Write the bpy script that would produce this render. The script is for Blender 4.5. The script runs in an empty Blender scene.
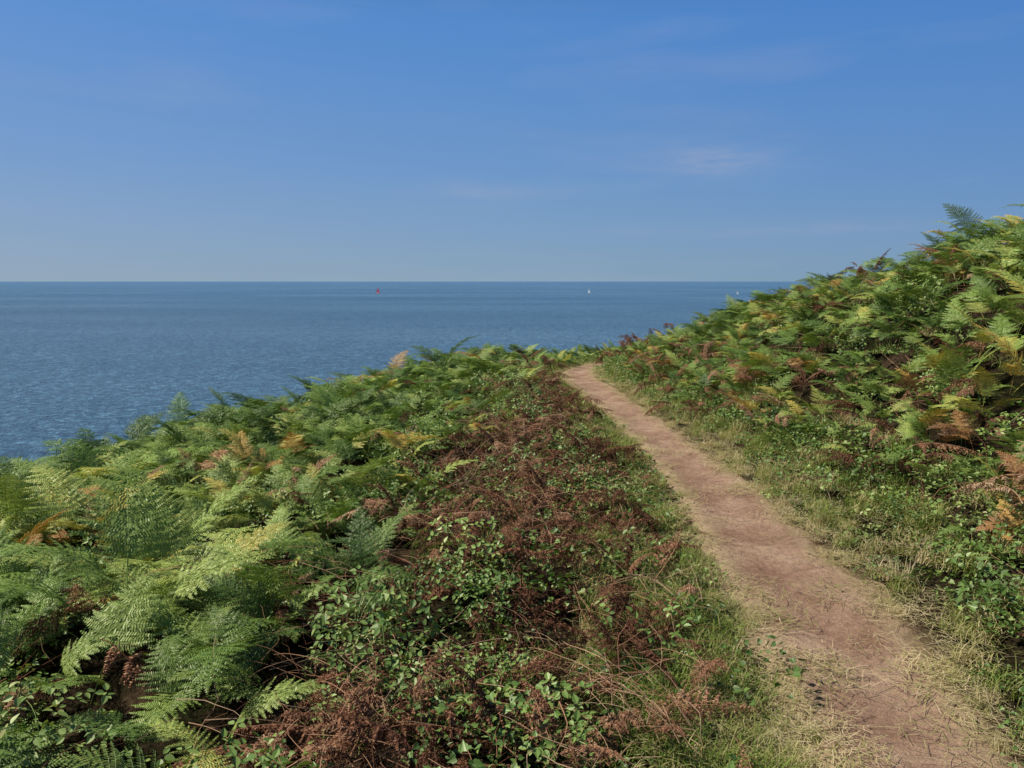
import bpy, math, numpy as np
from mathutils import Vector, Matrix
rng = np.random.default_rng(11)
sc = bpy.context.scene
rad = math.radians

# ------------------------------------------------------------------ noise
_G = np.random.default_rng(5).random((256,256))
def vnoise(x,y):
    x=np.asarray(x,float); y=np.asarray(y,float)
    xi=np.floor(x).astype(int); yi=np.floor(y).astype(int)
    fx=x-xi; fy=y-yi
    fx=fx*fx*(3-2*fx); fy=fy*fy*(3-2*fy)
    a=_G[xi%256,yi%256]; b=_G[(xi+1)%256,yi%256]; c=_G[xi%256,(yi+1)%256]; d=_G[(xi+1)%256,(yi+1)%256]
    return (a*(1-fx)+b*fx)*(1-fy)+(c*(1-fx)+d*fx)*fy
def fbm(x,y,o=3):
    r=0;a=.5;t=0
    for i in range(o):
        r=r+a*vnoise(np.asarray(x)*2**i+17*i,np.asarray(y)*2**i+31*i); t+=a; a*=.5
    return r/t
def sstep(a,b,x):
    t=np.clip((np.asarray(x,float)-a)/(b-a),0,1); return t*t*(3-2*t)

# ------------------------------------------------------------------ place layout (metres)
PY=np.array([-60,-20,-6,-2,0,1.2,2.45,2.88,3.85,4.6,5.7,7.45,9.1,10.7,12.9,14.2,15.2,16.2,17.3,18.4,19.6,21,24])
PL=np.array([-6,-3,-1.3,-.2,.45,.83,1.07,1.124,1.216,1.256,1.315,1.31,1.233,1.09,.90,.93,1.10,1.45,2.1,3.0,4.3,6.0,10])
PR=np.array([-5,-2.2,-.6,.5,1.1,1.46,1.70,1.78,1.91,1.906,1.92,1.85,1.77,1.66,1.5,1.5,1.62,2.0,2.7,3.7,5.0,6.8,11])
def path_l(y): return np.interp(y,PY,PL)
def path_r(y): return np.interp(y,PY,PR)
BY=np.array([-80,-30,-8,2,7.9,10,14,18,22,26,30,40,70])
BX=np.array([-40,-18,-10.5,-7.3,-5.3,-4.2,-2.3,.4,3.8,9,15,32,95])
def brow(y): return np.interp(y,BY,BX)
HY=np.array([-60,0,6,8,12,16,20,24,40]); HH=np.array([2.8,2.25,2.12,1.93,1.42,.90,.26,-.2,-1.5])
def ground(x,y):
    x=np.asarray(x,float); y=np.asarray(y,float)
    pr=path_r(y)
    z=-0.165*np.maximum(0,-x-.3)
    z=z-.03*np.maximum(0,y-12)
    pr2=np.minimum(pr,2.3)
    u=np.clip((x-pr2-.08)/3.4,0,1)
    f=.68*u+.32*u*u*(3-2*u)
    z=z+np.interp(y,HY,HH)*f+.03*np.maximum(0,x-5.5)
    s=np.maximum(0,(brow(y)-x))*.62
    z=z-(.42*s+.09*s*s)
    away=sstep(.1,.9,np.maximum(path_l(y)-x,x-pr))
    z=z+away*(fbm(x*1.3,y*1.3)-.5)*.24+away*(fbm(x*5,y*5,2)-.5)*.07
    return np.maximum(z,-55)

# ------------------------------------------------------------------ material helpers
def newmat(n):
    m=bpy.data.materials.new(n); m.use_nodes=True; nt=m.node_tree; nt.nodes.clear()
    out=nt.nodes.new('ShaderNodeOutputMaterial'); return m,nt,out
def N(nt,t,**k):
    n=nt.nodes.new(t)
    for a,b in k.items():
        if a.startswith('i_'): n.inputs[a[2:].replace('_',' ')].default_value=b
        else: setattr(n,a,b)
    return n
def ramp(nt,stops,interp='LINEAR'):
    r=nt.nodes.new('ShaderNodeValToRGB'); e=r.color_ramp.elements; r.color_ramp.interpolation=interp
    while len(e)<len(stops): e.new(0.5)
    for i,(p,c) in enumerate(stops):
        e[i].position=p; e[i].color=(*c,1)
    return r
def mathn(nt,op,a,b=None,clamp=False):
    n=nt.nodes.new('ShaderNodeMath'); n.operation=op; n.use_clamp=clamp
    for i,v in enumerate((a,b)):
        if v is None: continue
        if isinstance(v,(int,float)): n.inputs[i].default_value=v
        else: nt.links.new(v,n.inputs[i])
    return n.outputs[0]
def mixc(nt,f,a,b,mode='MIX'):
    n=nt.nodes.new('ShaderNodeMix'); n.data_type='RGBA'; n.blend_type=mode
    for s,v in ((n.inputs[0],f),(n.inputs[6],a),(n.inputs[7],b)):
        if isinstance(v,(int,float)): s.default_value=v
        elif isinstance(v,tuple): s.default_value=(*v,1)
        else: nt.links.new(v,s)
    return n.outputs[2]

def leafmat(name,stops,rough=.5,gl=.04,transl=.3,jit=.25):
    m,nt,out=newmat(name); L=nt.links
    at=N(nt,'ShaderNodeAttribute',attribute_type='INSTANCER',attribute_name='tint')
    a2=N(nt,'ShaderNodeAttribute',attribute_name='ft')       # per frond / leaf variation
    geo=N(nt,'ShaderNodeNewGeometry')
    oi=N(nt,'ShaderNodeObjectInfo')
    isl=mathn(nt,'MULTIPLY',mathn(nt,'SUBTRACT',geo.outputs['Random Per Island'],.5),jit)
    v=mathn(nt,'ADD',mathn(nt,'ADD',at.outputs['Fac'],a2.outputs['Fac']),isl,True)
    r=ramp(nt,stops); L.new(v,r.inputs[0])
    k=mathn(nt,'ADD',mathn(nt,'MULTIPLY',oi.outputs['Random'],.4),.8)
    cc=N(nt,'ShaderNodeVectorMath',operation='SCALE'); L.new(r.outputs[0],cc.inputs[0]); L.new(k,cc.inputs['Scale'])
    col=cc.outputs[0]
    p=N(nt,'ShaderNodeBsdfDiffuse'); L.new(col,p.inputs[0])
    t=N(nt,'ShaderNodeBsdfTranslucent')
    tc=mixc(nt,1.0,col,(1.35,1.25,.55),'MULTIPLY'); L.new(tc,t.inputs[0])
    mx=N(nt,'ShaderNodeMixShader'); mx.inputs[0].default_value=transl
    L.new(p.outputs[0],mx.inputs[1]); L.new(t.outputs[0],mx.inputs[2])
    if gl>0:
        g=N(nt,'ShaderNodeBsdfGlossy'); g.inputs['Roughness'].default_value=rough; g.inputs[0].default_value=(1,.97,.80,1)
        m2=N(nt,'ShaderNodeMixShader'); m2.inputs[0].default_value=gl
        L.new(mx.outputs[0],m2.inputs[1]); L.new(g.outputs[0],m2.inputs[2]); L.new(m2.outputs[0],out.inputs[0])
    else: L.new(mx.outputs[0],out.inputs[0])
    return m
M_FERN=leafmat('bracken_leaf',[(0,(.060,.120,.022)),(.3,(.19,.290,.055)),(.5,(.38,.46,.115)),(.66,(.60,.44,.09)),(.8,(.50,.25,.08)),(1,(.25,.115,.06))],.50,.040,.20,.16)
M_DEAD=leafmat('dead_bracken_leaf',[(0,(.070,.033,.021)),(.35,(.20,.090,.052)),(.65,(.38,.20,.115)),(1,(.50,.34,.21))],.7,0,.08,.6)
M_IVY=leafmat('ivy_leaf',[(0,(.045,.092,.020)),(.4,(.125,.215,.044)),(.75,(.27,.35,.09)),(1,(.42,.34,.15))],.45,.04,.18,.3)
M_GRASS=leafmat('grass_blade',[(0,(.07,.14,.025)),(.4,(.19,.26,.05)),(.7,(.40,.36,.15)),(1,(.62,.50,.31))],.5,.0,.2,.3)

# ------------------------------------------------------------------ plant meshes
HI=[(0,.24),(.18,.5),(.31,.24),(.5,.42),(.62,.18),(1,0)]
LO=[(0,.2),(.35,.46),(1,0)]
class MB:
    def __init__(s): s.v=[]; s.f=[]; s.m=[]; s.t=[]
    def poly(s,pts,mi=0):
        b=len(s.v); s.v.extend([tuple(p) for p in pts]); s.f.append(tuple(range(b,b+len(pts)))); s.m.append(mi)
    def tube(s,pts,r0,r1,mi=0,k=3):
        b=len(s.v); n=len(pts)
        for i,p in enumerate(pts):
            p=np.array(p); t=np.array(pts[min(i+1,n-1)])-np.array(pts[max(i-1,0)]); t=t/(np.linalg.norm(t)+1e-9)
            a=np.cross(t,(0.12,.97,.2)); a/=np.linalg.norm(a)+1e-9; c=np.cross(t,a); r=r0+(r1-r0)*i/(n-1)
            for q in range(k):
                an=2*math.pi*q/k; s.v.append(tuple(p+r*(math.cos(an)*a+math.sin(an)*c)))
        for i in range(n-1):
            for q in range(k):
                s.f.append((b+i*k+q,b+i*k+(q+1)%k,b+(i+1)*k+(q+1)%k,b+(i+1)*k+q)); s.m.append(mi)
    def xform(s,b,rz,sc_,off,tv,tilt=(0,0)):
        V=np.array(s.v[b:])*sc_
        for ax,an in ((0,tilt[0]),(1,tilt[1]),(2,rz)):
            c,q=math.cos(an),math.sin(an); i,j=[(1,2),(2,0),(0,1)][ax]
            a=V[:,i].copy(); d=V[:,j].copy(); V[:,i]=a*c-d*q; V[:,j]=a*q+d*c
        V+=np.array(off); s.v[b:]=[tuple(p) for p in V]; s.t.extend([tv]*len(V))
    def obj(s,name,mats,coll):
        me=bpy.data.meshes.new(name); me.from_pydata(s.v,[],s.f)
        for m in mats: me.materials.append(m)
        me.polygons.foreach_set('material_index',s.m)
        t=np.zeros(len(s.v),np.float32); t[:len(s.t)]=s.t
        a=me.attributes.new('ft','FLOAT','POINT'); a.data.foreach_set('value',t)
        me.update(); o=bpy.data.objects.new(name,me); coll.objects.link(o); return o
def nrm(a): return a/(math.sqrt(a[0]*a[0]+a[1]*a[1]+a[2]*a[2])+1e-9)
def crs(a,b): return np.array((a[1]*b[2]-a[2]*b[1],a[2]*b[0]-a[0]*b[2],a[0]*b[1]-a[1]*b[0]))

def frond(mb,r,hi=True,dry=0.0,flat=False):
    Ls=r.uniform(.28,.46); Lb=r.uniform(.50,.72)
    if flat: e0,e1,e2=rad(r.uniform(5,50)),rad(r.uniform(-5,30)),rad(r.uniform(-50,0)); Ls*=.4
    else: e0,e1,e2=rad(r.uniform(72,88)),rad(r.uniform(34,68)),rad(r.uniform(-42,16))
    T=Ls+Lb; n=40; ds=T/n; P=[np.zeros(3)]; A=[]
    sway=r.uniform(-.5,.5)
    for i in range(n):
        s=(i+.5)*ds
        e=e0+(e1-e0)*s/Ls if s<Ls else e1+(e2-e1)*((s-Ls)/Lb)**.9
        yaw=sway*(s/T)**2
        d=np.array([math.cos(e)*math.cos(yaw),math.cos(e)*math.sin(yaw),math.sin(e)]); A.append(d); P.append(P[-1]+d*ds)
    P=np.array(P); A=np.array(A+[A[-1]])
    def at(s):
        k=s/ds; i=min(int(k),n-1); f=k-i
        return P[i]*(1-f)+P[i+1]*f, A[i]
    mb.tube([P[i] for i in range(0,n+1,4)],.0042,.0010,0)
    NP=20; shape=HI if hi else LO; SP=.0135 if hi else .017
    SL=np.array([l for l,k in shape]); SK=np.array([k for l,k in shape])
    for i in range(NP):
        t=i/(NP-.3); s=Ls+Lb*(1-(1-t)**1.18)
        p0,tg=at(s); side=nrm(crs((0,0,1),tg)) ; nn=nrm(crs(tg,side))
        L=Lb*.42*(1-t)**.95*(1 if i>0 else .88)+.012
        for sg in (-1,1):
            if dry and r.random()<.12: continue
            a=rad(80-38*t+r.normal(0,5+14*dry)); Lk=L*r.uniform(.88,1.08)*(1-.25*dry)
            d0=tg*math.cos(a)+side*sg*math.sin(a)
            rise=r.uniform(.02,.28)-.25*dry; drp=r.uniform(.25,.6)+dry*r.uniform(.6,1.8)
            m=max(3,int(Lk/SP)); p=p0.copy(); step=Lk/m; pts=[p.copy()]
            fwd=r.uniform(.0,.35)
            for j in range(m):
                u=(j+.5)/m
                d=nrm(d0+nn*(rise-drp*u)+tg*fwd*u); p=p+d*step; pts.append(p.copy())
                lat=nrm(crs(nn,d)); nl=nrm(crs(d,lat))
                pl=min(.042,.25*Lk)*(1-u)**.75*min(1,.75+u*2)+.004
                w=step*.88
                for s2 in (-1,1):
                    q=nrm(lat*s2+d*.35+nl*(r.normal(-.12,.16+.5*dry)-.5*dry))
                    wd=nrm(d-q*float(q@d)+nl*r.normal(0,.20+.5*dry))
                    pp=pl*r.uniform(.85,1.1)
                    b=p-d*step*.5
                    cen=b+np.outer(SL*pp,q)-np.outer(SL*SL*pp*(.12+.3*dry),nl); ww=np.outer(SK*w,wd)
                    mb.poly(np.vstack([cen+ww,(cen-ww)[:-1][::-1]]),0)
            if hi or i<8: mb.tube(pts[::3]+[pts[-1]],.0013,.0005,0)

def leafpoly(mb,base,dr,nor,L,W,kind,mi=0):
    sd=nrm(np.cross(nor,dr)); fold=.22
    if kind=='ivy':
        sh=[(0,.0),(-.12,.28),(.08,.5),(.3,.42),(.42,.46),(.6,.22),(1,0)]
    else:
        sh=[(0,0),(.12,.26),(.35,.46),(.6,.4),(.82,.2),(1,0)]
    for sg in (1,-1):
        mb.poly([base+dr*L*l+sd*sg*W*k+nor*fold*W*k-nor*.18*L*l*l for l,k in sh],mi)

def coll(n): return bpy.data.collections.new(n)
C_F=coll('frond_parts'); C_FL=coll('frond_far_parts'); C_D=coll('dead_frond_parts'); C_I=coll('ivy_parts'); C_B=coll('bramble_parts'); C_G=coll('grass_parts'); C_S=coll('straw_parts'); C_T=coll('twig_parts'); C_P=coll('pebble_parts')
def plant(seed,hi,n=4):
    r=np.random.default_rng(seed); mb=MB(); a0=r.uniform(0,6.28)
    for i in range(n):
        b=len(mb.v); frond(mb,r,hi)
        ra=r.uniform(0,6.28); ro=.24*math.sqrt(r.random())
        mb.xform(b,a0+i*6.283/n+r.uniform(-.7,.7),r.uniform(.62,1.1),(ro*math.cos(ra),ro*math.sin(ra),0),r.uniform(-.18,.18),(r.normal(0,.15),r.normal(0,.15)))
    return mb
for k in range(8): plant(100+k,True).obj('bracken_plant_%02d'%k,[M_FERN],C_F)
for k in range(6): plant(200+k,False).obj('bracken_far_plant_%02d'%k,[M_FERN],C_FL)
for k in range(7):
    r=np.random.default_rng(300+k); mb=MB()
    for i in range(3):
        b=len(mb.v); frond(mb,r,k<3,dry=.75,flat=True)
        mb.xform(b,r.uniform(0,6.28),r.uniform(.8,1.2),(r.uniform(-.35,.35),r.uniform(-.35,.35),r.uniform(-.05,.15)),r.uniform(-.2,.25),(r.normal(0,.5),r.normal(0,.3)))
    mb.obj('dead_%02d'%k,[M_DEAD],C_D)
def clump(kind,seed):
    r=np.random.default_rng(seed); mb=MB(); RR=.30 if kind=='ivy' else .24
    for i in range(110 if kind=='ivy' else 60):
        a=r.uniform(0,6.283); R=RR*math.sqrt(r.random()); z=r.uniform(.01,.13)*(1-R*1.6)+.015 if kind=='ivy' else r.uniform(.02,.30)
        b=np.array([R*math.cos(a),R*math.sin(a),z])
        nor=nrm(np.array([r.normal(0,.55),r.normal(0,.55),1.0])); az=r.uniform(0,6.283)
        d=np.array([math.cos(az),math.sin(az),0.]); d=nrm(d-nor*np.dot(d,nor)); b0=len(mb.v)
        if kind=='ivy':
            L=r.uniform(.016,.038); leafpoly(mb,b,d,nor,L,L*.95,'ivy')
        else:
            for q in (-1,0,1):   # trifoliate bramble leaf
                L=r.uniform(.022,.042); s=nrm(np.cross(nor,d)); dd=nrm(d*(1 if q==0 else .25)+s*q); leafpoly(mb,b+dd*.01,dd,nor,L,L*.72,'oval')
        mb.t.extend([r.uniform(-.15,.2)]*(len(mb.v)-b0))
    if kind!='ivy':
        for i in range(7):
            a=r.uniform(0,6.283); pts=[np.array([0,0,0.])]; d=np.array([math.cos(a)*.4,math.sin(a)*.4,1.])
            for j in range(5): pts.append(pts[-1]+nrm(d)*.07); d=d+np.array([math.cos(a)*.3,math.sin(a)*.3,-.25])
            mb.tube(pts,.0018,.001)
    return mb
for k in range(5):
    clump('ivy',400+k).obj('ivy_%d'%k,[M_IVY],C_I); clump('bramble',420+k).obj('bramble_%d'%k,[M_IVY],C_B)
def tuft(seed,n,Lr,flat,w,spread):
    r=np.random.default_rng(seed); mb=MB()
    for i in range(n):
        a=r.uniform(0,6.283); R=spread*math.sqrt(r.random()); p=np.array([R*math.cos(a),R*math.sin(a),.002 if not flat else r.uniform(.003,.02)])
        az=r.uniform(0,6.283); e=rad(r.uniform(45,88)) if not flat else rad(r.uniform(-3,10))
        L=r.uniform(*Lr); seg=4 if not flat else 2; rows=[]; bend=rad(r.uniform(8,38)) if not flat else rad(r.uniform(-3,3))
        yb=r.uniform(-.25,.25)
        for j in range(seg+1):
            wd=w*(1-(j/seg)**2*.9)*r.uniform(.9,1.1) if not flat else w
            sd=np.array([-math.sin(az),math.cos(az),.0 if not flat else r.uniform(-.3,.3)])
            rows.append((p-sd*wd,p+sd*wd)); p=p+np.array([math.cos(e)*math.cos(az),math.cos(e)*math.sin(az),math.sin(e)])*L/seg; e-=bend; az+=yb
        b=len(mb.v)
        for q in rows: mb.v.extend([tuple(q[0]),tuple(q[1])])
        mb.t.extend([r.uniform(-.2,.2)]*(len(mb.v)-b))
        for j in range(seg): mb.f.append((b+2*j,b+2*j+1,b+2*j+3,b+2*j+2)); mb.m.append(0)
    return mb
for k in range(6):
    tuft(500+k,150,(.05,.20),False,.0022,.13).obj('grass_%d'%k,[M_GRASS],C_G)
    tuft(520+k,60,(.025,.11),True,.0012,.16).obj('straw_%d'%k,[M_GRASS],C_S)
for k in range(5):
    r=np.random.default_rng(540+k); mb=MB()
    for i in range(8):
        az=r.uniform(0,6.283); e=rad(r.uniform(-5,40)); p=np.array([r.uniform(-.16,.16),r.uniform(-.16,.16),r.uniform(.0,.12)]); pts=[p]
        for j in range(6):
            p=p+np.array([math.cos(e)*math.cos(az),math.cos(e)*math.sin(az),math.sin(e)])*r.uniform(.03,.075); pts.append(p); az+=r.normal(0,.2); e-=r.uniform(0,.16)
        mb.tube(pts,.0018,.0007)
    mb.obj('twig_%d'%k,[M_DEAD],C_T)
M_PEB,nt,out=newmat('pebble'); p=N(nt,'ShaderNodeBsdfPrincipled',i_Roughness=.85); oi=N(nt,'ShaderNodeObjectInfo'); r_=ramp(nt,[(0,(.26,.17,.115)),(.5,(.34,.23,.155)),(1,(.46,.36,.27))]); nt.links.new(oi.outputs['Random'],r_.inputs[0]); nt.links.new(r_.outputs[0],p.inputs['Base Color']); nt.links.new(p.outputs[0],out.inputs[0])
import bmesh
for k in range(4):
    r=np.random.default_rng(560+k); bm=bmesh.new(); bmesh.ops.create_icosphere(bm,subdivisions=2,radius=.01)
    sx=r.uniform(.7,1.5); ph=r.uniform(0,6)
    for v in bm.verts:
        f=1+.22*math.sin(v.co.x*260+ph)*math.cos(v.co.y*230+ph); v.co=Vector((v.co.x*sx*f,v.co.y*f,v.co.z*.55*f))
    me=bpy.data.meshes.new('pebble_%d'%k); bm.to_mesh(me); bm.free(); me.materials.append(M_PEB); o=bpy.data.objects.new('pebble_%d'%k,me); C_P.objects.link(o)

# ------------------------------------------------------------------ scatter via geometry nodes
def scatter(name,x,y,z,rot,scl,tint,cl):
    n=len(x); me=bpy.data.meshes.new(name); me.vertices.add(n)
    me.vertices.foreach_set('co',np.stack([x,y,z],1).astype(np.float32).ravel())
    a=me.attributes.new('rot','FLOAT_VECTOR','POINT'); a.data.foreach_set('vector',rot.astype(np.float32).ravel())
    a=me.attributes.new('scl','FLOAT','POINT'); a.data.foreach_set('value',np.asarray(scl,np.float32))
    a=me.attributes.new('tint','FLOAT','POINT'); a.data.foreach_set('value',np.asarray(tint,np.float32))
    a=me.attributes.new('pick','INT','POINT'); a.data.foreach_set('value',rng.integers(0,len(cl.objects),n).astype(np.int32))
    me.update(); o=bpy.data.objects.new(name,me); sc.collection.objects.link(o)
    g=bpy.data.node_groups.new(name+'_instances','GeometryNodeTree')
    g.interface.new_socket('Geometry',in_out='INPUT',socket_type='NodeSocketGeometry'); g.interface.new_socket('Geometry',in_out='OUTPUT',socket_type='NodeSocketGeometry')
    gi=g.nodes.new('NodeGroupInput'); go=g.nodes.new('NodeGroupOutput'); iop=g.nodes.new('GeometryNodeInstanceOnPoints'); ci=g.nodes.new('GeometryNodeCollectionInfo')
    ci.inputs['Collection'].default_value=cl; ci.inputs['Separate Children'].default_value=True; ci.inputs['Reset Children'].default_value=True
    def na(nm,t):
        q=g.nodes.new('GeometryNodeInputNamedAttribute'); q.data_type=t; q.inputs['Name'].default_value=nm; return q.outputs['Attribute']
    L=g.links
    L.new(gi.outputs[0],iop.inputs['Points']); L.new(ci.outputs[0],iop.inputs['Instance']); iop.inputs['Pick Instance'].default_value=True
    L.new(na('pick','INT'),iop.inputs['Instance Index']); L.new(na('rot','FLOAT_VECTOR'),iop.inputs['Rotation']); L.new(na('scl','FLOAT'),iop.inputs['Scale'])
    L.new(iop.outputs[0],go.inputs[0])
    md=o.modifiers.new('instances','NODES'); md.node_group=g
    return o
def pts(n,x0,x1,y0,y1): return rng.uniform(x0,x1,n),rng.uniform(y0,y1,n)
def eul(n,t): return np.stack([rng.normal(0,t,n),rng.normal(0,t,n),rng.uniform(0,6.2832,n)],1)
def keep(m,*a): return [q[m] for q in a]

# strip boundary between live bracken (seaward) and dead bracken strip
DY=np.array([-5,2,3.1,4,5.9,7.6,10.8,13,20]); DX=np.array([-1.2,-1.05,-1.0,-.9,-.85,-.5,.0,.35,.6])
def dead_l(y): return np.interp(y,DY,DX)
def deadmask(x,y): # 1 in dead strip
    j=(fbm(x*1.6+9,y*1.6)-.5)*.7
    return sstep(-.1,.15,x-dead_l(y)+j)*(1-sstep(-.1,.15,x-(path_l(y)-.45)+j*.5))*(1-sstep(12.5,15,y))
def edgef(y): return np.interp(y,[0,4,6,8,11,16],[.58,.48,.36,.22,.14,.12])
def infront(x,y): return (y>.2)&(np.abs(x)<y*.72+1.5)

# live bracken
x,y=pts(7200,-9,11,.3,25)
s=(brow(y)-x)*.62
left=(x<path_l(y)-.35)&(s<1.8)
dm=deadmask(x,y)
pl=np.where(left,(1-dm)*.80+.012,0)
pl=np.where((x>dead_l(y)+.4)&(x<path_l(y))&(y<11),0.0,pl)
right=(x>path_r(y)+edgef(y)+.1)&(s<1.8)
pr_=sstep(0,.3,x-path_r(y)-edgef(y))*np.where(x>6.5,.55,1.0)
prob=np.where(left,pl,np.where(right,pr_,0))
near=(np.hypot(x,y)<1.6)
m=(rng.random(len(x))<prob)&~near&infront(x,y)
x,y,left=keep(m,x,y,left)
scl=rng.uniform(.66,1.08,len(x))
scl*=np.where(left,.84,.62)*np.interp(y,[0,10,15,20],[1,1,.85,.70])
scl*=.66+.68*fbm(x*.9+3,y*.9+8)
scl*=np.where(left,.76+.24*sstep(0,1.0,dead_l(y)-x),.52+.48*sstep(0,.8,x-path_r(y)-edgef(y)))
# a few taller plants breaking the skyline
ex=np.array([-4.0,-3.85,-.95,-.8,-3.0,5.0,-1.0]); ey=np.array([8.6,8.8,11.6,11.9,12.2,11.0,11.4]); es=np.array([1.2,1.15,1.15,1.05,1.0,.8,1.05])
x=np.r_[x,ex]; y=np.r_[y,ey]; scl=np.r_[scl,es]; left=np.r_[left,ex<1]; edge=edgef(y)
z=ground(x,y)-.03+np.where(left,rng.uniform(0,.16,len(x))*sstep(.1,.8,dead_l(y)-x),rng.uniform(0,.18,len(x))*sstep(.3,1.,x-path_r(y)))
tn=fbm(x*.55+40,y*.55+7,3)
tint=.12+.30*rng.random(len(x))+.45*(tn-.5)
rb=~left
bt=sstep(.52,.68,fbm(x*.9+80,y*.9+3,3))
tint=np.where(rb,tint-.01+bt*rng.uniform(.0,.80,len(x))**2.0,tint)
lowedge=rb&(x<path_r(y)+edge+.7)&(rng.random(len(x))<.20); tint=np.where(lowedge,rng.uniform(.72,1.0,len(x)),tint)
rr=rng.random(len(x)); tint=np.where(rr<.035,rng.uniform(.70,1.0,len(x)),tint)
ax=np.array([-2.08,-1.92,-2.2,-.93,-.80,-.35,-3.1]); ay=np.array([6.25,6.45,6.6,6.2,6.45,7.3,4.6]); an=len(ax)
x=np.r_[x,ax]; y=np.r_[y,ay]; z=np.r_[z,ground(ax,ay)+np.array([.32,.27,.2,.28,.22,.1,.25])]; scl=np.r_[scl,[.66,.58,.5,.52,.42,.5,.5]]; tint=np.r_[tint,[.70,.74,.66,.66,.68,.7,.6]]
nearm=y<6.6
def put(name,mk,cl):
    xx,yy,zz,s_,t_=keep(mk,x,y,z,scl,tint); return scatter(name,xx,yy,zz,eul(len(xx),.12),s_,t_,cl)
put('bracken_ferns',nearm,C_F); put('bracken_ferns',~nearm,C_FL)

# dead bracken
x,y=pts(5400,-4,9,.6,19)
dm=deadmask(x,y)
rgt=sstep(0,.2,x-path_r(y)-edgef(y)*.6)*(1-sstep(.9,1.5,x-path_r(y)))*.24+(x>path_r(y)+1)*.08
lft=((x<dead_l(y))&(x>brow(y)-1))*.035
m=(rng.random(len(x))<np.maximum(dm*.95,np.maximum(rgt,lft)))&(np.hypot(x,y)>1.2)&infront(x,y)
x,y,dm=keep(m,x,y,dm)
lift=np.where(dm>.5,rng.uniform(.02,.20,len(x)),rng.uniform(.05,.38,len(x)))
z=ground(x,y)+lift
scatter('dead_bracken',x,y,z,eul(len(x),.2),rng.uniform(.28,.58,len(x)),np.clip(.10+.55*rng.random(len(x))*fbm(x*2,y*2)*1.8+.12*(dm<.5),0,.75),C_D)
# twigs
x,y=pts(3800,-3,5,.6,14)
m=(rng.random(len(x))<np.maximum(deadmask(x,y)*.8,.10*((x<path_l(y)-.2)|(x>path_r(y)+.5))))&(np.hypot(x,y)>1.2)&infront(x,y)
x,y=keep(m,x,y)
scatter('dry_twigs',x,y,ground(x,y)+rng.uniform(.02,.22,len(x)),eul(len(x),.25),rng.uniform(.5,1.15,len(x)),rng.uniform(.45,1,len(x)),C_T)

# ivy ground cover
x,y=pts(7200,-4,7,.4,19)
dl=path_l(y)-x; dr=x-path_r(y)
nz=fbm(x*1.8+5,y*1.8+60)
pR=(dr>.12)*np.where(dr<edgef(y)+.4,.95,.12)*np.where(y<8,sstep(.18,.36,nz+.08),sstep(.34,.5,nz+.05))
pL=((dl>.2)&(dl<.7))*.5*sstep(.42,.58,nz)+deadmask(x,y)*sstep(.50,.66,nz)*.40+((x<dead_l(y)+.2)&(x>brow(y)-1))*.10
m=(rng.random(len(x))<np.where(dr>0,pR,pL))&(np.hypot(x,y)>1.0)&infront(x,y)
x,y,dl,dr=keep(m,x,y,dl,dr)
lift=np.where(dr>.4,rng.uniform(0,.14,len(x)),np.where(dl>.7,rng.uniform(.04,.22,len(x)),0))
tint=.10+.48*rng.random(len(x))
scatter('ivy_groundcover',x,y,ground(x,y)+lift,eul(len(x),.16),rng.uniform(.55,1.1,len(x))*np.where((dr>0)&(dr<.32),.6,1),tint,C_I)
# bramble
x,y=pts(3800,-6,8,.8,18)
nz=fbm(x*1.1+25,y*1.1+90); dl=path_l(y)-x; dr=x-path_r(y)
pp=np.where(dr>.25,np.where(dr<1.2,.42,.15)*sstep(.38,.54,nz),np.where(dl>.4,.34*sstep(.48,.63,nz)+.06,0))
m=(rng.random(len(x))<pp)&(np.hypot(x,y)>1.4)&(x>brow(y)-1.5)&infront(x,y); x,y,dl,dr=keep(m,x,y,dl,dr)
scatter('bramble_bush',x,y,ground(x,y)+np.where(np.maximum(dl,dr)>1.0,rng.uniform(.0,.22,len(x)),0),eul(len(x),.2),rng.uniform(.45,1.0,len(x)),.28+.4*rng.random(len(x)),C_B)
# grass verge
x,y=pts(16000,-3,6,.4,19)
dl=path_l(y)-x; dr=x-path_r(y)
rag=(fbm(x*4+11,y*4+70,2)-.5)*.22
pL=np.where((dl+rag>.0)&(dl<.8),.9*sstep(-.03,.10,dl+rag)+.1,0)+deadmask(x,y)*.06
pR=np.where((dr+rag>.0)&(dr<1.0),np.interp(y,[3,7,10],[.10,.22,.40])+np.where(dr<.25,.38,0)+.30*sstep(.5,.75,fbm(x*2,y*2)),np.where(dr>1,.04,0))
m=(rng.random(len(x))<np.where(dr>-.15,pR,pL))&infront(x,y); x,y,dl,dr=keep(m,x,y,dl,dr)
d=np.minimum(np.abs(dl),np.abs(dr)); 
tint=np.clip(.20+.50*rng.random(len(x))+.24*(1-sstep(.05,.3,d))+.16*(dr>-.1),0,.95)
scatter('grass_verge',x,y,ground(x,y),eul(len(x),.10),np.where(dr>-.1,.85,.8)*(.40+.60*sstep(.0,.3,d))*rng.uniform(.6,1.3,len(x)),tint,C_G)
# straw litter along the path edges
x,y=pts(11000,-1,5,.6,17)
dl=x-path_l(y); dr=path_r(y)-x
ed=np.minimum(dl,dr)+(fbm(x*3,y*3+40,2)-.5)*.16
pp=np.where(ed<-.25,.0,np.where(ed<.02,.65,.5*np.exp(-np.maximum(ed,0)/.055)+.015))
pp=np.where(dr<dl,pp*1.3,pp*.7); pp=np.where((ed<-.2)&(ed>-.6),.3,pp)
m=rng.random(len(x))<pp; x,y=keep(m,x,y)
scatter('straw_litter',x,y,ground(x,y)+.014,eul(len(x),.04),rng.uniform(.5,1.1,len(x)),rng.uniform(.6,1,len(x)),C_S)
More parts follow.
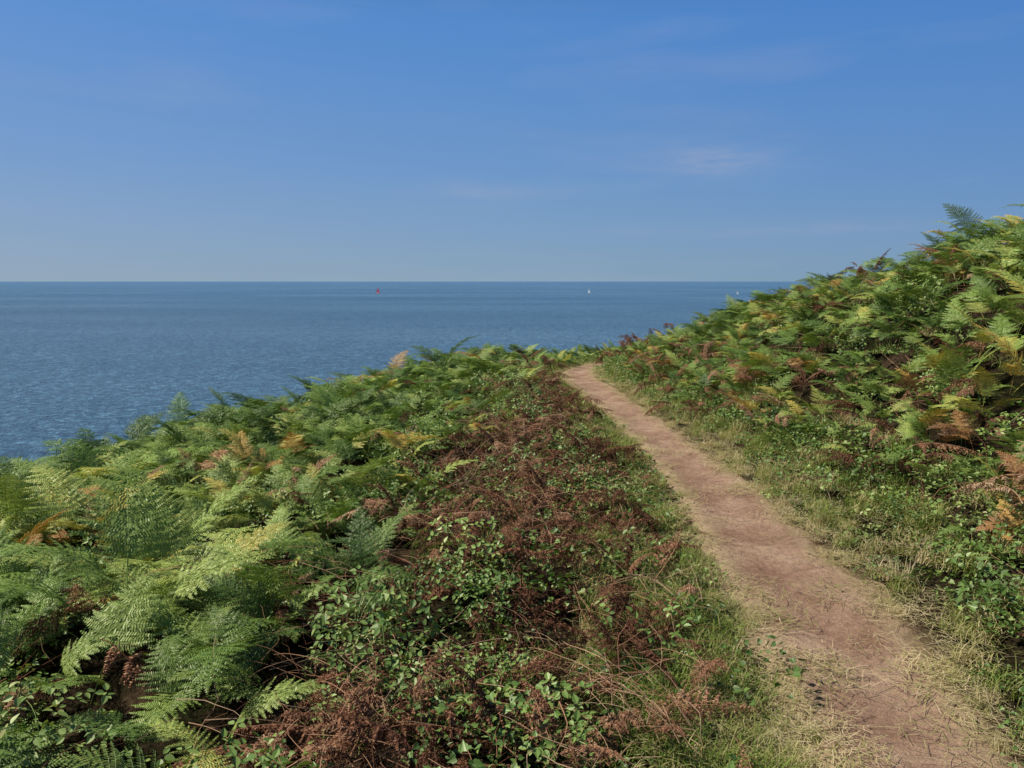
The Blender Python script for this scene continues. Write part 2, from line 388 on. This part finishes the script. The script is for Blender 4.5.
# pebbles
x,y=pts(5200,-.5,3,1,14); m=(x>path_l(y)-.02)&(x<path_r(y)+.02); x,y=keep(m,x,y)
scatter('path_pebbles',x,y,ground(x,y)+.008,eul(len(x),.3),.12+.36*rng.random(len(x))**3,rng.random(len(x)),C_P)

# ------------------------------------------------------------------ terrain
def axis(lo,f0,f1,hi,st):
    a=[f0]; s=st
    while a[-1]>lo: s*=1.13; a.append(a[-1]-s)
    b=[f1]; s=st
    while b[-1]<hi: s*=1.13; b.append(b[-1]+s)
    return np.array(a[::-1][:-1]+list(np.arange(f0,f1-st*.5,st))+b)
gx=axis(-160,-9,10,160,.07); gy=axis(-90,0,25,140,.08)
X,Y=np.meshgrid(gx,gy)
# the ground is worn into a shallow trench beneath the trodden path sheet
Z=ground(X,Y)-.07*(1-sstep(-.13,-.02,np.maximum(path_l(Y)-X,X-path_r(Y))))-.012
def gridmesh(name,X,Y,Z,mat):
    h,w=X.shape; me=bpy.data.meshes.new(name)
    V=np.stack([X,Y,Z],-1).reshape(-1,3); idx=np.arange(h*w).reshape(h,w)
    F=np.stack([idx[:-1,:-1],idx[:-1,1:],idx[1:,1:],idx[1:,:-1]],-1).reshape(-1,4)
    me.vertices.add(len(V)); me.vertices.foreach_set('co',V.astype(np.float32).ravel()); me.loops.add(F.size); me.loops.foreach_set('vertex_index',F.ravel().astype(np.int32))
    me.polygons.add(len(F)); me.polygons.foreach_set('loop_start',np.arange(0,F.size,4,dtype=np.int32)); me.update(calc_edges=True); me.validate()
    me.shade_smooth(); me.materials.append(mat); o=bpy.data.objects.new(name,me); sc.collection.objects.link(o); return o
mg,nt,out=newmat('headland_soil'); L=nt.links
geo=N(nt,'ShaderNodeNewGeometry')
n1=N(nt,'ShaderNodeTexNoise',i_Scale=2.2,i_Detail=4.0); L.new(geo.outputs['Position'],n1.inputs['Vector'])
n2=N(nt,'ShaderNodeTexNoise',i_Scale=38.0,i_Detail=4.0,i_Roughness=.7); L.new(geo.outputs['Position'],n2.inputs['Vector'])
at=N(nt,'ShaderNodeAttribute',attribute_name='worn')
r1=ramp(nt,[(.35,(.016,.018,.008)),(.5,(.034,.026,.016)),(.65,(.065,.045,.028))]); L.new(n1.outputs[0],r1.inputs[0])  # soil colour darkened off the path to deepen the shade under the bracken
r2=ramp(nt,[(.35,(.35,.35,.35)),(.7,(1.6,1.5,1.4))]); L.new(n2.outputs[0],r2.inputs[0])
c=mixc(nt,1.0,r1.outputs[0],r2.outputs[0],'MULTIPLY')
c=mixc(nt,at.outputs['Fac'],c,(.28,.19,.115))
p=N(nt,'ShaderNodeBsdfDiffuse'); L.new(c,p.inputs[0])
b=N(nt,'ShaderNodeBump',i_Strength=.9,i_Distance=.03); L.new(n2.outputs[0],b.inputs['Height']); L.new(b.outputs[0],p.inputs['Normal']); L.new(p.outputs[0],out.inputs[0])
go_=gridmesh('headland_ground',X,Y,Z,mg)
a=go_.data.attributes.new('worn','FLOAT','POINT'); a.data.foreach_set('value',(1-sstep(-.02,.14,np.maximum(path_l(Y)-X,X-path_r(Y))+.12*(fbm(X*5,Y*5)-.5))).astype(np.float32).ravel())

# path
mp,nt,out=newmat('trodden_earth'); L=nt.links
geo=N(nt,'ShaderNodeNewGeometry')
def nz_(s,d=5.0,r=.6,dist=0.0):
    q=N(nt,'ShaderNodeTexNoise',i_Scale=s,i_Detail=d,i_Roughness=r,i_Distortion=dist); L.new(geo.outputs['Position'],q.inputs['Vector']); return q.outputs[0]
a1,a2,a3=nz_(2.4,4.0,.6,.6),nz_(22.0,6.0,.72),nz_(160.0,4.0,.7)
at=N(nt,'ShaderNodeAttribute',attribute_name='edge')
r1=ramp(nt,[(.36,(.31,.182,.122)),(.5,(.395,.248,.168)),(.66,(.49,.33,.225))]); L.new(a1,r1.inputs[0])
r2=ramp(nt,[(.3,(.64,.62,.60)),(.5,(1,1,1)),(.72,(1.26,1.24,1.2))]); L.new(a2,r2.inputs[0])
r3=ramp(nt,[(.3,(.60,.60,.60)),(.5,(1,1,1)),(.72,(1.36,1.36,1.33))]); L.new(a3,r3.inputs[0])
c=mixc(nt,1.0,mixc(nt,1.0,r1.outputs[0],r2.outputs[0],'MULTIPLY'),r3.outputs[0],'MULTIPLY')
ef=mathn(nt,'MULTIPLY',at.outputs['Fac'],mathn(nt,'ADD',a2,.1),True)
c=mixc(nt,ef,c,(.46,.34,.20))
p=N(nt,'ShaderNodeBsdfDiffuse'); L.new(c,p.inputs[0])
h=mathn(nt,'ADD',mathn(nt,'MULTIPLY',a2,1.0),mathn(nt,'MULTIPLY',a3,.4))
b=N(nt,'ShaderNodeBump',i_Strength=1.0,i_Distance=.022); L.new(h,b.inputs['Height']); L.new(b.outputs[0],p.inputs['Normal']); L.new(p.outputs[0],out.inputs[0])
ys=np.concatenate([np.linspace(-20,0,60)[:-1],np.arange(0,12,.03),np.arange(12,22,.06)]); us=np.linspace(-.22,1.22,54)
U,YY=np.meshgrid(us,ys); w=path_r(YY)-path_l(YY); 
jl=(fbm(YY*1.7,YY*0+3,3)-.5)*.12; jr=(fbm(YY*1.9+50,YY*0+9,3)-.5)*.12
XX=path_l(YY)+U*w+jl*(1-U)+jr*U
ed=np.minimum(U,1-U)
ZZ=ground(XX,YY)+.012-.018*sstep(.0,.5,ed)+(fbm(XX*4,YY*4,3)-.5)*.024
ZZ-= (1-sstep(-.20,.04,ed+(fbm(XX*9+4,YY*9,2)-.5)*.18))*.05
po=gridmesh('dirt_path',XX,YY,ZZ,mp)
a=po.data.attributes.new('edge','FLOAT','POINT'); a.data.foreach_set('value',(1-sstep(.0,.25,ed+ .10*(fbm(XX*4,YY*4)-.5))).astype(np.float32).ravel())

# ------------------------------------------------------------------ sea
SEA=-40.0
ms,nt,out=newmat('sea_water'); L=nt.links
geo=N(nt,'ShaderNodeNewGeometry')
def mapn(sx,sy,sc_,d=4.0,ro=.6):
    mpn=N(nt,'ShaderNodeMapping'); mpn.inputs['Scale'].default_value=(sx,sy,1); L.new(geo.outputs['Position'],mpn.inputs[0])
    q=N(nt,'ShaderNodeTexNoise',i_Scale=sc_,i_Detail=d,i_Roughness=ro); L.new(mpn.outputs[0],q.inputs['Vector']); return q.outputs[0]
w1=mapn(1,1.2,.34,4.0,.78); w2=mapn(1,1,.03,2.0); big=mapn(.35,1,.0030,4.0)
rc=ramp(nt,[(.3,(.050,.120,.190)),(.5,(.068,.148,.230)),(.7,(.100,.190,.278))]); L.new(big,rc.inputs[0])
glitter=ramp(nt,[(.32,(.34,.40,.45)),(.47,(.9,.9,.9)),(.57,(1.45,1.38,1.3)),(.67,(3.4,3.0,2.6))]); L.new(w1,glitter.inputs[0])  # bright stops paint sun glitter on the waves into the water colour
c=mixc(nt,1.0,rc.outputs[0],glitter.outputs[0],'MULTIPLY')
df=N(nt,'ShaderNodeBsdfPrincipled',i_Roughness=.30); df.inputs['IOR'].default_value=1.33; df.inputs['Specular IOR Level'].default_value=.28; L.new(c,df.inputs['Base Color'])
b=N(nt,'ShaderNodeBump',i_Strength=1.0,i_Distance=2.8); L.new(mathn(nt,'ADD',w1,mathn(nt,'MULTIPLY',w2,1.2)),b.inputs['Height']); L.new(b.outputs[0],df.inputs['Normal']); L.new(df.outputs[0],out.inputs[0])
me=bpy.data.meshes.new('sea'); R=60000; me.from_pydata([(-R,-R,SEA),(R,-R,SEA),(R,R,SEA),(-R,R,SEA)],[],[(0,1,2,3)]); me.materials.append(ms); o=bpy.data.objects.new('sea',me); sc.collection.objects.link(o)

# ------------------------------------------------------------------ sailing boats
def flat(n,c,rough=.6):
    m,nt,out=newmat(n); p=N(nt,'ShaderNodeBsdfPrincipled',i_Roughness=rough); 
    q=N(nt,'ShaderNodeTexNoise',i_Scale=2.0); rr_=ramp(nt,[(0,tuple(v*.85 for v in c)),(1,c)]); nt.links.new(q.outputs[0],rr_.inputs[0]); nt.links.new(rr_.outputs[0],p.inputs['Base Color']); nt.links.new(p.outputs[0],out.inputs[0]); return m
m_red=flat('red_sailcloth',(.80,.08,.13)); m_wh=flat('white_sailcloth',(.85,.85,.82)); m_hull=flat('hull_paint',(.8,.8,.8),.3); m_dk=flat('mast_metal',(.3,.3,.3))
def boat(x,y,rot,s,sail,hull):
    e=bpy.data.objects.new('sailboat',None); sc.collection.objects.link(e); e.location=(x,y,SEA); e.rotation_euler=(0,rad(5),rot); e.scale=(s,s,s)
    def ch(n,V,F,m):
        me=bpy.data.meshes.new(n); me.from_pydata(V,[],F); me.materials.append(m); o=bpy.data.objects.new(n,me); sc.collection.objects.link(o); o.parent=e
    V=[];F=[]
    st=[(-5,1.1,.9),(-3,1.5,.95),(0,1.7,1.0),(3,1.1,1.15),(5.6,.05,1.4)]
    for a,w_,h_ in st: V+= [(a,-w_,h_),(a,-w_*.6,.1),(a,0,-.4),(a,w_*.6,.1),(a,w_,h_)]
    for i in range(4):
        for j in range(4): F.append((i*5+j,i*5+j+1,i*5+j+6,i*5+j+5))
        F.append((i*5,i*5+5,i*5+9,i*5+4))
    F.append((0,1,2,3,4)); ch('hull',V,F,hull)
    ch('cabin',[(-2,-.8,1),(2,-.7,1.05),(2,.7,1.05),(-2,.8,1),(-1.8,-.6,1.5),(1.4,-.5,1.5),(1.4,.5,1.5),(-1.8,.6,1.5)],[(4,5,6,7),(0,1,5,4),(1,2,6,5),(2,3,7,6),(3,0,4,7)],m_hull)
    mb=MB(); mb.tube([(.8,0,1),(.8,0,8),(.8,0,15.2)],.12,.07,0,6); mb.tube([(.8,0,2.1),(-4.3,.5,2.1)],.09,.07,0,6); ch('mast',mb.v,mb.f,m_dk)
    def sailm(n,A,B,C,bul):
        A,B,C=map(np.array,(A,B,C)); V=[];F=[];k=6
        for i in range(k+1):
            for j in range(k+1):
                u=i/k; v=j/k*(1-u); q=A*(1-u-v)+C*u+B*v; V.append((q[0],q[1]+bul*math.sin(math.pi*min(1,(v)/(1-u+1e-6)))*(1-u),q[2]))
        for i in range(k):
            for j in range(k): F.append((i*(k+1)+j,i*(k+1)+j+1,(i+1)*(k+1)+j+1,(i+1)*(k+1)+j))
        ch(n,V,F,sail)
    sailm('mainsail',(.65,0.,2.3),(-4.2,.5,2.3),(.65,0.,14.8),.6); sailm('jib',(5.3,0.,1.6),(1.0,.6,1.9),(.95,0.,13.2),.6)
boat(-442,2560,rad(-20),1.5,m_red,m_hull); boat(262,2660,rad(-25),1.1,m_wh,m_hull); boat(700,2420,rad(-20),.8,m_wh,m_hull)

# ------------------------------------------------------------------ light
az=rad(-92); el=rad(52)
sd=Vector((math.sin(az)*math.cos(el),math.cos(az)*math.cos(el),math.sin(el)))
ld=bpy.data.lights.new('sun','SUN'); ld.energy=5.0; ld.angle=rad(.5); ld.color=(1,.96,.86); lo=bpy.data.objects.new('sun',ld); sc.collection.objects.link(lo); lo.rotation_euler=sd.to_track_quat('Z','Y').to_euler(); lo.location=sd*50
w=bpy.data.worlds.new('World'); sc.world=w; w.use_nodes=True; nt=w.node_tree; nt.nodes.clear(); L=nt.links
out=N(nt,'ShaderNodeOutputWorld'); bg=N(nt,'ShaderNodeBackground'); sky=N(nt,'ShaderNodeTexSky'); sky.sky_type='NISHITA'; sky.sun_disc=False
sky.sun_elevation=el; sky.sun_rotation=az%(2*math.pi); sky.air_density=1.0; sky.dust_density=.4; sky.ozone_density=2.0; sky.altitude=50
S=.085; bg.inputs[1].default_value=S
tc=N(nt,'ShaderNodeTexCoord'); sx=N(nt,'ShaderNodeSeparateXYZ'); L.new(tc.outputs['Generated'],sx.inputs[0])
zz=mathn(nt,'MAXIMUM',sx.outputs['Z'],0.0)
tr=ramp(nt,[(0,(.240,.365,.49)),(.05,(.200,.342,.54)),(.13,(.145,.305,.59)),(.30,(.078,.255,.64)),(.45,(.045,.14,.36)),(1,(.012,.035,.09))]); L.new(zz,tr.inputs[0])
tv=N(nt,'ShaderNodeVectorMath',operation='SCALE'); L.new(tr.outputs[0],tv.inputs[0]); tv.inputs['Scale'].default_value=1/S
fr=ramp(nt,[(0,(.96,)*3),(.12,(.88,)*3),(.4,(.80,)*3),(1,(.80,)*3)]); L.new(zz,fr.inputs[0])
c=mixc(nt,fr.outputs[0],sky.outputs[0],tv.outputs[0])
lr=ramp(nt,[(.15,(1.22,1.08,1.04)),(.5,(1,1,1)),(.85,(.76,.85,.94))]); L.new(mathn(nt,'ADD',mathn(nt,'MULTIPLY',sx.outputs['X'],.5),.5),lr.inputs[0])
c=mixc(nt,1.0,c,lr.outputs[0],'MULTIPLY')
mpn=N(nt,'ShaderNodeMapping'); mpn.inputs['Scale'].default_value=(1.6,1.6,9); mpn.inputs['Location'].default_value=(7.3,2.2,1.4); L.new(tc.outputs['Generated'],mpn.inputs[0])
cn=N(nt,'ShaderNodeTexNoise',i_Scale=2.0,i_Detail=4.0,i_Roughness=.52); L.new(mpn.outputs[0],cn.inputs['Vector'])
cr=ramp(nt,[(.55,(0,0,0)),(.80,(1,1,1))]); L.new(cn.outputs[0],cr.inputs[0])
cf=mathn(nt,'MULTIPLY',cr.outputs[0],.18)
# thin high wisps of cloud
m3=N(nt,'ShaderNodeMapping'); m3.inputs['Scale'].default_value=(6,6,30); L.new(tc.outputs['Generated'],m3.inputs[0])
c3=N(nt,'ShaderNodeTexNoise',i_Scale=1.6,i_Detail=4.0,i_Roughness=.6); L.new(m3.outputs[0],c3.inputs['Vector'])
for dx,dz,wx,wz,am in ((.245,.143,.075,.020,.60),(-.045,.108,.07,.014,.34),(.30,.062,.22,.008,.28)):
    a_=mathn(nt,'DIVIDE',mathn(nt,'SUBTRACT',sx.outputs['X'],dx),wx); b_=mathn(nt,'DIVIDE',mathn(nt,'SUBTRACT',sx.outputs['Z'],dz),wz)
    d_=mathn(nt,'ADD',mathn(nt,'MULTIPLY',a_,a_),mathn(nt,'MULTIPLY',b_,b_))
    g_=mathn(nt,'MULTIPLY',mathn(nt,'POWER',2.718,mathn(nt,'MULTIPLY',d_,-1.0)),mathn(nt,'MULTIPLY',mathn(nt,'SUBTRACT',c3.outputs[0],.32,True),am*2.6))
    front=mathn(nt,'GREATER_THAN',sx.outputs['Y'],0.0)
    cf=mathn(nt,'ADD',cf,mathn(nt,'MULTIPLY',g_,front),True)
c=mixc(nt,cf,c,(4.3,4.9,6.6)); L.new(c,bg.inputs[0]); L.new(bg.outputs[0],out.inputs[0])

cd=bpy.data.cameras.new('camera'); cam=bpy.data.objects.new('camera',cd); sc.collection.objects.link(cam); cam.location=(0,0,1.65); cam.rotation_euler=(rad(90-7.59),0,0)
cd.sensor_width=36; cd.lens=27.18; cd.clip_start=.05; cd.clip_end=120000; sc.camera=cam
sc.view_settings.view_transform='Standard'; sc.view_settings.look='None'; sc.view_settings.exposure=0
